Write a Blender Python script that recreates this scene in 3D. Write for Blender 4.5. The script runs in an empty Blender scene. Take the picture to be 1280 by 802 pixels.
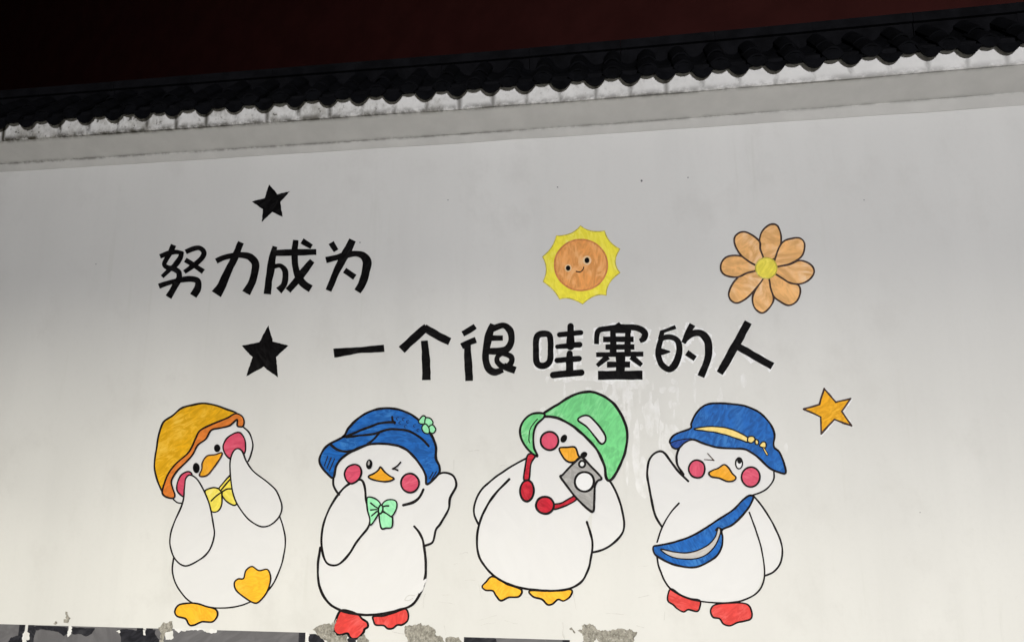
import bpy, math, random
from mathutils import Vector, noise
from mathutils.geometry import tessellate_polygon

random.seed(7)
S = bpy.context.scene
col = S.collection

# ------------------------------------------------------------------ camera
F, PW, PH = 960.0, 1280, 802
YAW, PITCH = math.radians(8.167), math.radians(12.054)
CAM = Vector((0.0, -4.7, 1.6))
FWD = Vector((-math.sin(YAW)*math.cos(PITCH), math.cos(YAW)*math.cos(PITCH), math.sin(PITCH)))
RGT = Vector((math.cos(YAW), math.sin(YAW), 0))
UPV = RGT.cross(FWD)
cd = bpy.data.cameras.new('camera')
cd.sensor_width = 36.0
cd.lens = F/PW*36.0
cd.clip_end = 500
cam = bpy.data.objects.new('camera', cd)
cam.location = CAM
cam.rotation_euler = FWD.to_track_quat('-Z', 'Y').to_euler()
col.objects.link(cam)
S.camera = cam

# ------------------------------------------------------------------ night sky
w = bpy.data.worlds.new('World'); S.world = w; w.use_nodes = True
nt = w.node_tree
bg = nt.nodes['Background']
sky = nt.nodes.new('ShaderNodeTexSky')
sky.sky_type = 'NISHITA'; sky.sun_disc = False
sky.sun_elevation = math.radians(-6.0); sky.sun_rotation = math.radians(200)
nt.links.new(sky.outputs[0], bg.inputs[0])
bg.inputs[1].default_value = 0.05
S.view_settings.view_transform = 'Standard'
S.view_settings.look = 'None'
S.view_settings.exposure = 0.0
S.view_settings.gamma = 1.0
S.render.engine = 'CYCLES'

# the two street lamps behind the photographer (their light is made in the lamp builder)
LOW_POWER, LOW_COLOR = 1520.0, (1.0, 0.96, 0.84)
HIGH_POWER, HIGH_COLOR = 1070.0, (0.975, 0.972, 1.03)

# ------------------------------------------------------------------ helpers
def at(px, py, Y=0.0):
    d = FWD*F + RGT*(px-640) - UPV*(py-401)
    return CAM + d*((Y-CAM.y)/d.y)

def lin(c):
    return tuple(0.90*(v/255/12.92 if v/255 <= 0.04045 else ((v/255+0.055)/1.055)**2.4) for v in c)

MATS = {}
WALL = (0.605, 0.598, 0.560)
def new_mat(name):
    m = bpy.data.materials.new(name); m.use_nodes = True
    MATS[name] = m
    return m, m.node_tree, m.node_tree.nodes['Principled BSDF']

def N(nt, kind, **kw):
    n = nt.nodes.new(kind)
    for k, v in kw.items():
        setattr(n, k, v)
    return n

def mathn(nt, op, a, b=None, c=None, clamp=False):
    n = nt.nodes.new('ShaderNodeMath'); n.operation = op; n.use_clamp = clamp
    for i, v in enumerate((a, b, c)):
        if v is None: continue
        if isinstance(v, (int, float)): n.inputs[i].default_value = v
        else: nt.links.new(v, n.inputs[i])
    return n.outputs[0]

def mixc(nt, fac, a, b):
    n = nt.nodes.new('ShaderNodeMix'); n.data_type = 'RGBA'
    if isinstance(fac, (int, float)): n.inputs[0].default_value = fac
    else: nt.links.new(fac, n.inputs[0])
    for i, v in ((6, a), (7, b)):
        if isinstance(v, (tuple, list)): n.inputs[i].default_value = (*v[:3], 1)
        else: nt.links.new(v, n.inputs[i])
    return n.outputs[2]

def noise_n(nt, scale, rot=0.0, stretch=(1, 1, 1), detail=4, rough=0.55, offset=0.0, spin=0.0, dist=0.0):
    g = N(nt, 'ShaderNodeNewGeometry')
    mp = N(nt, 'ShaderNodeMapping')
    mp.inputs['Rotation'].default_value = (0, rot, 0)
    mp.inputs['Location'].default_value = (offset, offset*0.7, offset*1.3)
    n = N(nt, 'ShaderNodeTexNoise')
    n.inputs['Scale'].default_value = scale
    n.inputs['Detail'].default_value = detail
    n.inputs['Roughness'].default_value = rough
    n.inputs['Distortion'].default_value = dist
    if spin:                                   # each painted part is brushed in its own direction
        oi = N(nt, 'ShaderNodeObjectInfo'); cx = N(nt, 'ShaderNodeCombineXYZ')
        nt.links.new(mathn(nt, 'MULTIPLY_ADD', oi.outputs['Random'], spin, rot), cx.inputs[1])
        nt.links.new(cx.outputs[0], mp.inputs['Rotation'])
    sc = N(nt, 'ShaderNodeVectorMath', operation='MULTIPLY')
    sc.inputs[1].default_value = stretch
    nt.links.new(g.outputs['Position'], mp.inputs[0])
    nt.links.new(mp.outputs[0], sc.inputs[0])
    nt.links.new(sc.outputs[0], n.inputs[0])
    return n.outputs[0]

def ramp(nt, v, lo, hi):
    n = N(nt, 'ShaderNodeMapRange', interpolation_type='SMOOTHSTEP')
    nt.links.new(v, n.inputs[0])
    n.inputs[1].default_value = lo; n.inputs[2].default_value = hi
    return n.outputs[0]

def paint(name, rgb, var=0.14, rot=0.6, show=0.12, under=(0.72, 0.71, 0.67), scale=26.0, rough=0.55, spec=0.12, alpha=None):
    """hand-brushed wall paint: streaks along one direction, thin spots where the wall shows"""
    m, nt, b = new_mat(name)
    c = tuple(rgb)
    dark = tuple(v*(1-var) for v in c)
    light = tuple(min(0.9, v*(1+var)) for v in c)
    st = noise_n(nt, scale, rot, (1.0, 1.0, 0.36), 6, 0.62, offset=len(name)*1.7, spin=2.6, dist=1.8)
    base = mixc(nt, ramp(nt, st, 0.34, 0.66), dark, light)
    bl = noise_n(nt, 9.0, rot*0.5, (1, 1, 0.6), 3, 0.5, offset=len(name)*2.9)
    thin = mathn(nt, 'MULTIPLY', ramp(nt, bl, 0.42, 0.74), ramp(nt, st, 0.40, 0.72))
    thin = mathn(nt, 'MULTIPLY', thin, show, clamp=True)
    out = mixc(nt, thin, base, under)
    if alpha:                                  # thin wash, patchy: the wall's own colour comes through
        al = mathn(nt, 'MULTIPLY', ramp(nt, noise_n(nt, 22.0, 0, (1, 1, 0.55), 6, 0.7, 3.3), alpha[0], alpha[1]), alpha[2])
        out = mixc(nt, al, WALL, out)
    nt.links.new(out, b.inputs['Base Color'])
    b.inputs['Roughness'].default_value = rough
    b.inputs['Specular IOR Level'].default_value = spec
    bp = N(nt, 'ShaderNodeBump'); bp.inputs['Strength'].default_value = 0.04; bp.inputs['Distance'].default_value = 0.002
    nt.links.new(st, bp.inputs['Height']); nt.links.new(bp.outputs[0], b.inputs['Normal'])
    return m

def link_obj(name, me, parent=None):
    o = bpy.data.objects.new(name, me); col.objects.link(o)
    if parent is not None: o.parent = parent
    return o

def tag(o, label=None, cat=None, group=None, kind=None):
    if label: o['label'] = label
    if cat: o['category'] = cat
    if group: o['group'] = group
    if kind: o['kind'] = kind
    return o

def empty(name, loc):
    o = bpy.data.objects.new(name, None); o.empty_display_size = 0.1
    o.location = loc; col.objects.link(o)
    return o

class MB:
    """collects faces for one mesh"""
    def __init__(s): s.v = []; s.f = []; s.mi = []
    def face_set(s, verts, faces, mi=0):
        k = len(s.v); s.v += [tuple(v) for v in verts]
        for f in faces: s.f.append(tuple(i+k for i in f)); s.mi.append(mi)
    def box(s, a, b, mi=0):
        x0, y0, z0 = a; x1, y1, z1 = b
        vs = [(x0,y0,z0),(x1,y0,z0),(x1,y1,z0),(x0,y1,z0),(x0,y0,z1),(x1,y0,z1),(x1,y1,z1),(x0,y1,z1)]
        s.face_set(vs, [(0,3,2,1),(4,5,6,7),(0,1,5,4),(1,2,6,5),(2,3,7,6),(3,0,4,7)], mi)
    def tube(s, pts, rad, n=12, mi=0):
        rings = []
        for i, p in enumerate(pts):
            p = Vector(p)
            t = (Vector(pts[min(i+1, len(pts)-1)]) - Vector(pts[max(i-1, 0)])).normalized()
            a = t.orthogonal().normalized(); b = t.cross(a)
            r = rad[i] if isinstance(rad, (list, tuple)) else rad
            rings.append([p + a*r*math.cos(2*math.pi*k/n) + b*r*math.sin(2*math.pi*k/n) for k in range(n)])
        vs = [v for r in rings for v in r]; fs = []
        for i in range(len(rings)-1):
            for k in range(n):
                fs.append((i*n+k, i*n+(k+1) % n, (i+1)*n+(k+1) % n, (i+1)*n+k))
        fs.append(tuple(range(n-1, -1, -1))); fs.append(tuple((len(rings)-1)*n+k for k in range(n)))
        s.face_set(vs, fs, mi)
    def mesh(s, name, mats, origin=(0, 0, 0), smooth=False):
        o = Vector(origin)
        me = bpy.data.meshes.new(name)
        me.from_pydata([tuple(Vector(v)-o) for v in s.v], [], s.f)
        for m in mats: me.materials.append(m)
        for p, i in zip(me.polygons, s.mi):
            p.material_index = i
            p.use_smooth = smooth
        me.update()
        return me

def spline(pts, closed, n=7):
    """Catmull-Rom through points of any dimension"""
    k = len(pts); out = []
    segs = k if closed else k-1
    for i in range(segs):
        if closed: p0, p1, p2, p3 = (pts[(i+j-1) % k] for j in range(4))
        else: p0, p1, p2, p3 = (pts[min(max(i+j-1, 0), k-1)] for j in range(4))
        for s_ in range(n):
            t = s_/n
            out.append(tuple(0.5*((2*b)+(-a+c)*t+(2*a-5*b+4*c-d)*t*t+(-a+3*b-3*c+d)*t**3)
                             for a, b, c, d in zip(p0, p1, p2, p3)))
    if not closed: out.append(tuple(pts[-1]))
    return out

def densify(pts, closed, step=4.0):
    out = []; k = len(pts)
    for i in range(k if closed else k-1):
        a, b = pts[i], pts[(i+1) % k]
        m = max(1, int(math.hypot(b[0]-a[0], b[1]-a[1])/step))
        for j in range(m):
            t = j/m
            out.append(tuple(u+(v-u)*t for u, v in zip(a, b)))
    if not closed: out.append(tuple(pts[-1]))
    return out

def wob(x, y, f, seed):
    return noise.noise(Vector((x*f, y*f, seed*7.31)))

def add_fill(mb, pts, depth, mi=0, rag=0.0, seed=0.0):
    """flat painted area; pts in photo pixels, turned into points on the wall face"""
    if rag:
        pts = densify(pts, True, 1.6)
        q = []
        for i, p in enumerate(pts):
            a, b = pts[i-1], pts[(i+1) % len(pts)]
            tx, ty = b[0]-a[0], b[1]-a[1]; L = math.hypot(tx, ty) or 1
            d = rag*(wob(p[0], p[1], 0.22, seed)*1.4+wob(p[0], p[1], 0.75, seed+3)*1.1)
            q.append((p[0]-ty/L*d, p[1]+tx/L*d))
        pts = q
    vs = [at(p[0], p[1]) + Vector((0, -depth, 0)) for p in pts]
    flat = [Vector((v.x, v.z, 0)) for v in vs]
    tris = tessellate_polygon([flat])
    out = []
    for t in tris:
        a, b, c = (flat[i] for i in t)
        out.append(tuple(t) if (b-a).cross(c-a).z > 0 else tuple(reversed(t)))
    mb.face_set(vs, out, mi)

def add_stroke(mb, pts, depth, mi=0, width=None, closed=False, cap='round', smooth=True, jit=0.10, seed=0.0, rag=0.0):
    """brush stroke of uneven width; pts (x, y[, w]) in photo pixels"""
    pts = [tuple(p) if len(p) == 3 else (p[0], p[1], width) for p in pts]
    if not closed and len(pts) > 4 and pts[0][:2] == pts[-1][:2]: pts = pts[:-1]; closed = True
    p = spline(pts, closed) if smooth and len(pts) > 2 else densify(pts, closed, 5.0)
    n = len(p); L = []; R = []
    for i in range(n):
        a = p[i-1] if (closed or i > 0) else p[i]
        b = p[(i+1) % n] if (closed or i < n-1) else p[i]
        tx, ty = b[0]-a[0], b[1]-a[1]; l = math.hypot(tx, ty) or 1
        nx, ny = -ty/l, tx/l
        wv = p[i][2]*0.5
        wl = wv*(1+jit*2.2*wob(p[i][0], p[i][1], 0.09, seed+1)) + rag*wob(p[i][0], p[i][1], 0.5, seed+5)
        wr = wv*(1+jit*2.2*wob(p[i][0], p[i][1], 0.09, seed+9)) + rag*wob(p[i][0], p[i][1], 0.5, seed+13)
        L.append((p[i][0]+nx*wl, p[i][1]+ny*wl)); R.append((p[i][0]-nx*wr, p[i][1]-ny*wr))
    W = lambda q: at(q[0], q[1]) + Vector((0, -depth, 0))
    vs = [W(q) for pr in zip(L, R) for q in pr]
    fs = [(2*i, 2*i+2, 2*i+3, 2*i+1) for i in range(n-1)]
    if closed: fs.append((2*n-2, 0, 1, 2*n-1))
    mb.face_set(vs, fs, mi)
    if not closed and cap:
        for i, j in ((0, 1), (n-1, n-2)):
            dx, dy = p[i][0]-p[j][0], p[i][1]-p[j][1]; l = math.hypot(dx, dy) or 1
            dx, dy = dx/l, dy/l
            h = math.hypot(L[i][0]-R[i][0], L[i][1]-R[i][1])/2
            cx, cy = (L[i][0]+R[i][0])/2, (L[i][1]+R[i][1])/2
            ex, ey = (L[i][0]-cx), (L[i][1]-cy)
            ext = h if cap == 'round' else h*0.16
            m = 8
            arc = []
            for q in range(m+1):
                a = math.pi*q/m
                if cap == 'round': ca, sa = math.cos(a), math.sin(a)
                else:
                    ca = math.copysign(min(1.0, abs(math.cos(a))*1.5), math.cos(a)); sa = min(1.0, math.sin(a)*2.2)
                arc.append((cx+ex*ca+dx*ext*sa, cy+ey*ca+dy*ext*sa))
            mb.face_set([W((cx, cy))]+[W(q) for q in arc], [(0, q+1, q+2) for q in range(m)], mi)

def V(x0, y0, s):
    """coordinates read off an enlarged view of the photo -> photo pixels"""
    def f(pts):
        return [(x0+p[0]/s, y0+p[1]/s) + ((p[2]/s,) if len(p) > 2 else ()) for p in pts]
    return f

def ell(cx, cy, rx, ry, rot=0.0, n=18):
    c, s_ = math.cos(rot), math.sin(rot)
    return [(cx+rx*math.cos(2*math.pi*i/n)*c-ry*math.sin(2*math.pi*i/n)*s_,
             cy+rx*math.cos(2*math.pi*i/n)*s_+ry*math.sin(2*math.pi*i/n)*c) for i in range(n)]

# ------------------------------------------------------------------ materials
# wall plaster
m, nt, b = new_mat('wall_plaster')
big = noise_n(nt, 0.9, 0, (1, 1, 0.6), 3, 0.5)
c1 = mixc(nt, ramp(nt, big, 0.3, 0.7), tuple(v*0.955 for v in WALL), tuple(min(1, v*1.03) for v in WALL))
vert = noise_n(nt, 5.5, 0, (1, 1, 0.10), 4, 0.6, 3.1)
c2 = mixc(nt, mathn(nt, 'MULTIPLY', ramp(nt, vert, 0.42, 0.78), 0.42), c1, tuple(v*0.925 for v in WALL))
smg = noise_n(nt, 2.3, 0.3, (1, 1, 0.8), 6, 0.72, 21.0)
c2 = mixc(nt, mathn(nt, 'MULTIPLY', ramp(nt, smg, 0.50, 0.70), 0.60), c2, (WALL[0]*0.90, WALL[1]*0.895, WALL[2]*0.89))
fine = noise_n(nt, 38.0, 0, (1, 1, 1), 6, 0.65, 8.2)
c3 = mixc(nt, mathn(nt, 'MULTIPLY', ramp(nt, fine, 0.45, 0.8), 0.12), c2, tuple(v*0.80 for v in WALL))
speck = noise_n(nt, 11.0, 0, (1, 1, 1), 1, 0.4, 17.0)
c4 = mixc(nt, mathn(nt, 'MULTIPLY', ramp(nt, speck, 0.82, 0.83), 0.0), c3, (0.20, 0.18, 0.15))
drip_n = noise_n(nt, 14.0, 0, (1, 1, 0.06), 5, 0.65, 41.0)
drip_m = mathn(nt, 'MULTIPLY', mathn(nt, 'MULTIPLY', ramp(nt, drip_n, 0.56, 0.70), ramp(nt, noise_n(nt, 1.3, 0, (1, 1, 0.7), 3, 0.5, 51.0), 0.45, 0.65)), 0.5)
c4 = mixc(nt, drip_m, c4, (WALL[0]*0.90, WALL[1]*0.90, WALL[2]*0.88))
nt.links.new(c4, b.inputs['Base Color'])
b.inputs['Roughness'].default_value = 0.7
b.inputs['Specular IOR Level'].default_value = 0.2
bp = N(nt, 'ShaderNodeBump'); bp.inputs['Strength'].default_value = 0.25; bp.inputs['Distance'].default_value = 0.004
hs = mathn(nt, 'ADD', mathn(nt, 'MULTIPLY', noise_n(nt, 3.0, 0, (1, 1, 0.5), 3, 0.5, 2.0), 2.0), mathn(nt, 'MULTIPLY', fine, 0.25))
nt.links.new(hs, bp.inputs['Height']); nt.links.new(bp.outputs[0], b.inputs['Normal'])

# eave plaster with black mould along its lower edges and under the tile drips
PITCH_T, DIP0 = 0.2205, -4.078
def rise(x):
    t = min(1.0, max(0.0, (x+1.2)/7.0))
    return 0.07*t*t*(3-2*t)
def eave_mat(name, base, zedges, width, amount, streaks=0.0, grime=0.0):
    m, nt, b = new_mat(name)
    g = N(nt, 'ShaderNodeNewGeometry'); sp = N(nt, 'ShaderNodeSeparateXYZ')
    nt.links.new(g.outputs['Position'], sp.inputs[0])
    rz = N(nt, 'ShaderNodeMapRange', interpolation_type='SMOOTHSTEP'); nt.links.new(sp.outputs[0], rz.inputs[0])   # the eave rises a little to the right
    rz.inputs[1].default_value = -1.2; rz.inputs[2].default_value = 5.8; rz.inputs[4].default_value = 0.07
    zz = mathn(nt, 'SUBTRACT', sp.outputs[2], rz.outputs[0])
    mot = noise_n(nt, 6.0, 0, (1, 1, 1), 5, 0.6, 4.4)
    c = mixc(nt, ramp(nt, mot, 0.3, 0.75), tuple(v*0.90 for v in base), base)
    # mould is heavier at the far (left) end
    side = N(nt, 'ShaderNodeMapRange'); nt.links.new(sp.outputs[0], side.inputs[0])
    side.inputs[1].default_value = 3.0; side.inputs[2].default_value = -4.0
    side.inputs[3].default_value = 0.32; side.inputs[4].default_value = 1.0
    n1 = noise_n(nt, 13.0, 0, (1, 1, 1.4), 6, 0.7, 1.2)
    tot = None
    for ze in zedges:
        d = mathn(nt, 'ABSOLUTE', mathn(nt, 'SUBTRACT', zz, ze))
        e = N(nt, 'ShaderNodeMapRange', interpolation_type='SMOOTHSTEP'); nt.links.new(d, e.inputs[0])
        e.inputs[1].default_value = width; e.inputs[2].default_value = 0.0
        v = mathn(nt, 'MULTIPLY', e.outputs[0], ramp(nt, n1, 0.36, 0.60))
        tot = v if tot is None else mathn(nt, 'MAXIMUM', tot, v)
    if streaks:
        ph = mathn(nt, 'DIVIDE', mathn(nt, 'SUBTRACT', sp.outputs[0], DIP0), PITCH_T)
        fr = mathn(nt, 'ABSOLUTE', mathn(nt, 'SUBTRACT', mathn(nt, 'FRACT', mathn(nt, 'ADD', ph, 0.5)), 0.5))
        e = N(nt, 'ShaderNodeMapRange', interpolation_type='SMOOTHSTEP'); nt.links.new(fr, e.inputs[0])
        e.inputs[1].default_value = 0.13; e.inputs[2].default_value = 0.0
        n2 = noise_n(nt, 9.0, 0, (1, 1, 0.5), 5, 0.7, 9.9)
        v = mathn(nt, 'MULTIPLY', mathn(nt, 'MULTIPLY', e.outputs[0], ramp(nt, n2, 0.36, 0.54)), streaks)
        tot = mathn(nt, 'MAXIMUM', tot, v)
    if grime:                                  # soft dirt and moss blotches over the whole face
        n3 = noise_n(nt, 7.0, 0, (1, 1, 0.8), 7, 0.75, 31.0)
        s2 = N(nt, 'ShaderNodeMapRange', interpolation_type='SMOOTHSTEP'); nt.links.new(sp.outputs[0], s2.inputs[0])
        s2.inputs[1].default_value = 1.2; s2.inputs[2].default_value = -2.0
        c = mixc(nt, mathn(nt, 'MULTIPLY', mathn(nt, 'MULTIPLY', ramp(nt, n3, 0.42, 0.68), s2.outputs[0]), grime), c, (0.16, 0.145, 0.10))
        n4 = noise_n(nt, 30.0, 0, (1, 1, 0.7), 4, 0.7, 12.0)
        tot = mathn(nt, 'MAXIMUM', tot, mathn(nt, 'MULTIPLY', mathn(nt, 'MULTIPLY', ramp(nt, n4, 0.57, 0.64), ramp(nt, n3, 0.40, 0.60)), s2.outputs[0]))
    tot = mathn(nt, 'MULTIPLY', mathn(nt, 'MULTIPLY', tot, side.outputs[0]), amount, clamp=True)
    out = mixc(nt, tot, c, (0.035, 0.030, 0.018))
    nt.links.new(out, b.inputs['Base Color'])
    b.inputs['Roughness'].default_value = 0.85
    b.inputs['Specular IOR Level'].default_value = 0.15
    bp = N(nt, 'ShaderNodeBump'); bp.inputs['Strength'].default_value = 0.5; bp.inputs['Distance'].default_value = 0.006
    nt.links.new(mot, bp.inputs['Height']); nt.links.new(bp.outputs[0], b.inputs['Normal'])
    return m
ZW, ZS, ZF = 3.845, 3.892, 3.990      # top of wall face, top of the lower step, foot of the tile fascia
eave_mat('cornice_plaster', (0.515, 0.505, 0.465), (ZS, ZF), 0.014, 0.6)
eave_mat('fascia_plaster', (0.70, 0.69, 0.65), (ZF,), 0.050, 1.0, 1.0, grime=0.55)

def simple(name, rgb, rough=0.7, spec=0.3, var=0.2, scale=20, metal=0.0):
    m, nt, b = new_mat(name)
    n = noise_n(nt, scale, 0, (1, 1, 1), 5, 0.6, len(name))
    nt.links.new(mixc(nt, ramp(nt, n, 0.3, 0.7), tuple(v*(1-var) for v in rgb), tuple(min(1, v*(1+var)) for v in rgb)), b.inputs['Base Color'])
    b.inputs['Roughness'].default_value = rough; b.inputs['Specular IOR Level'].default_value = spec
    b.inputs['Metallic'].default_value = metal
    return m
simple('roof_tile', (0.0030, 0.0031, 0.0038), 0.85, 0.06, 0.45, 14)
simple('ridge_tile', (0.0044, 0.0044, 0.0052), 0.85, 0.06, 0.4, 9)
simple('red_facade', (0.098, 0.026, 0.022), 0.9, 0.1, 0.12, 1.2)
simple('red_trim', (0.10, 0.022, 0.018), 0.9, 0.1, 0.12, 2)
simple('dark_glass', (0.01, 0.011, 0.013), 0.15, 0.5, 0.1, 3)
simple('paving', (0.20, 0.195, 0.185), 0.85, 0.2, 0.2, 5)
simple('lamp_metal', (0.09, 0.095, 0.10), 0.5, 0.4, 0.15, 8, 0.6)

BLACK = paint('black_paint', (0.0050, 0.0046, 0.0046), 0.5, 0.5, 0.014, rough=0.6, spec=0.03)
LINE = paint('outline_paint', (0.010, 0.008, 0.008), 0.35, 0.5, 0.02, rough=0.6, spec=0.05)
BROWN = paint('brown_outline', (0.045, 0.022, 0.014), 0.3, 0.5, 0.08)
WHITE = paint('body_white', (0.624, 0.619, 0.602), 0.012, 0.2, 0.5, scale=7, under=(0.605, 0.598, 0.565))
TOUCH = paint('touch_up_white', (0.77, 0.768, 0.755), 0.02, 0.0, 0.3, scale=18, alpha=(0.34, 0.60, 0.95))
TOUCH2 = paint('thin_whitewash', (0.70, 0.695, 0.675), 0.02, 0.0, 0.5, scale=18, alpha=(0.36, 0.66, 0.85))
EYEW = paint('eye_white', (0.68, 0.68, 0.67), 0.01)
YHAT = paint('mustard_yellow', lin((222, 166, 22)), 0.16, 0.35, 0.55, under=(0.78, 0.58, 0.12))
ORNG = paint('brim_orange', lin((214, 120, 48)), 0.16, 0.9, 0.30, under=(0.75, 0.40, 0.16))
BEAK = paint('beak_yellow', lin((232, 163, 34)), 0.11, 0.9, 0.10)
FOOTY = paint('foot_yellow', lin((244, 178, 44)), 0.14, 0.4, 0.35, under=(0.85, 0.62, 0.20))
BOWY = paint('bow_yellow', lin((234, 216, 84)), 0.08, 0.8, 0.25)
PINK = paint('cheek_pink', lin((208, 76, 102)), 0.10, 0.8, 0.10)
BLUE = paint('hat_blue', lin((22, 92, 168)), 0.26, 1.15, 0.60, under=(0.08, 0.27, 0.50))
BLUED = paint('hat_lining_blue', lin((14, 62, 140)), 0.2, 1.1, 0.05)
MINT = paint('mint_green', lin((150, 226, 172)), 0.09, 0.7, 0.20)
GREEN = paint('hat_green', lin((112, 202, 128)), 0.15, 0.9, 0.40)
RED = paint('foot_red', lin((212, 66, 60)), 0.12, 0.5, 0.12)
CRIM = paint('headset_red', lin((186, 24, 44)), 0.25, 0.3, 0.05)
GREY = paint('camera_grey', lin((160, 158, 154)), 0.15, 0.5, 0.10)
LGREY = paint('pouch_grey', lin((188, 184, 178)), 0.08, 0.9, 0.10)
BAND = paint('hat_band_yellow', lin((240, 212, 124)), 0.06, 1.2, 0.15)
STARY = paint('star_yellow', lin((230, 164, 18)), 0.16, 0.4, 0.35, under=(0.85, 0.70, 0.12))
SUNY = paint('sun_yellow', (0.84, 0.73, 0.05), 0.09, 0.9, 0.25)
SUNO = paint('sun_orange', (0.76, 0.32, 0.085), 0.17, 1.2, 0.9, under=(0.82, 0.55, 0.28), scale=18)
SUNR = paint('sun_rim_orange', (0.58, 0.20, 0.06), 0.2, 0.5, 0.1)
PETAL = paint('petal_orange', (0.76, 0.41, 0.145), 0.18, 0.3, 1.2, under=(0.82, 0.60, 0.38), scale=13)
PETALC = paint('petal_center_yellow', (0.80, 0.68, 0.07), 0.12, 0.2, 0.15)
DADO = paint('dado_grey', (0.122, 0.118, 0.121), 0.10, 0.0, 0.05, scale=10)
DADOB = paint('dado_black', (0.017, 0.017, 0.021), 0.35, 0.0, 0.04)

# bare cement where the paint has flaked off
m, nt, b = new_mat('bare_cement')
n1 = noise_n(nt, 55, 0, (1, 1, 0.7), 5, 0.7)
n2 = noise_n(nt, 120, 0, (1, 1, 1), 3, 0.7, 5)
cc = mixc(nt, ramp(nt, n1, 0.3, 0.7), (0.13, 0.12, 0.095), (0.36, 0.34, 0.285))
cc = mixc(nt, mathn(nt, 'MULTIPLY', ramp(nt, n2, 0.60, 0.72), 0.8), cc, (0.62, 0.61, 0.57))
nt.links.new(cc, b.inputs['Base Color']); b.inputs['Roughness'].default_value = 0.95
bp = N(nt, 'ShaderNodeBump'); bp.inputs['Strength'].default_value = 0.6; bp.inputs['Distance'].default_value = 0.004
nt.links.new(n1, bp.inputs['Height']); nt.links.new(bp.outputs[0], b.inputs['Normal'])
CEM = m

# ------------------------------------------------------------------ setting
mb = MB(); mb.box((-60, -60, -0.3), (60, 60, 0.0))
tag(link_obj('ground', mb.mesh('ground', [MATS['paving']])), kind='structure')

# red building behind the wall
BX0, BX1, BY, BH = -70.0, 30.0, 8.0, 30.0
bld = empty('red_building', (4.0, BY, 0)); bld.rotation_euler = (0, 0, math.radians(-25))
tag(bld, 'dark red plastered building standing unlit behind the tiled wall', 'building')
mb = MB(); mb.box((BX0, BY, 0), (BX1, BY+8, BH))
link_obj('wall', mb.mesh('wall', [MATS['red_facade']], (0, BY, 0)), bld)
mb = MB(); mb.box((BX0-0.3, BY-0.35, BH+0.003), (BX1+0.3, BY+8.3, BH+0.5))
link_obj('parapet', mb.mesh('parapet', [MATS['red_trim']], (0, BY, 0)), bld)
for i in range(12):
    x = -36+i*5.2
    mb = MB(); mb.box((x, BY-0.05, 24.4), (x+1.6, BY+0.02, 26.4))
    f = link_obj('window', mb.mesh('window', [MATS['red_trim']], (0, BY, 0)), bld)
    mb = MB(); mb.box((x+0.08, BY-0.056, 24.48), (x+1.52, BY-0.051, 26.32))
    link_obj('pane', mb.mesh('pane', [MATS['dark_glass']], (0, BY, 0)), f)

# ------------------------------------------------------------------ boundary wall with tiled coping
WX0, WX1, WT = -8.0, 7.0, 0.30
wall = empty('boundary_wall', (0, 0, 0))
tag(wall, 'long white plastered wall with painted mural and black tiled coping', 'wall')
mb = MB(); mb.box((WX0, 0, 0), (WX1, WT, ZW+0.2))
link_obj('wall_face', mb.mesh('wall_face', [MATS['wall_plaster']]), wall)

def sweep(name, prof, mat, seg=150, amp=0.0, seed=0):
    """profile (y, z) run along the wall, slightly uneven like hand-laid plaster"""
    mb = MB(); vs = []; fs = []; k = len(prof)
    for i in range(seg+1):
        x = WX0+(WX1-WX0)*i/seg
        for j, (y, z) in enumerate(prof):
            dz = amp*noise.noise(Vector((x*2.3, j*3.1, seed)))
            up = rise(x)*min(1.0, max(0.35, 0.35+0.65*(z-ZW)/(ZS-ZW)))
            vs.append((x, y+dz*0.6, z+dz+up))
    for i in range(seg):
        for j in range(k-1):
            a = i*k+j
            fs.append((a, a+k, a+k+1, a+1))
    mb.face_set(vs, fs)
    return link_obj(name, mb.mesh(name, [MATS[mat]]), wall)
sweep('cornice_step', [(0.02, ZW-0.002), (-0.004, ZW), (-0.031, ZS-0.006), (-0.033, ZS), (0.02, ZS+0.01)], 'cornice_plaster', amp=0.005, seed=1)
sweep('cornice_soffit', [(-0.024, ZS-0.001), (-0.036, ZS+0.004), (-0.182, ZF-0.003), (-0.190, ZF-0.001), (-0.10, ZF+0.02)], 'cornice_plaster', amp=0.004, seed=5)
sweep('tile_fascia', [(-0.10, ZF-0.001), (-0.194, ZF+0.002), (-0.200, ZF+0.010), (-0.206, 4.140), (0.0, 4.150)], 'fascia_plaster', amp=0.006, seed=9)

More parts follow.
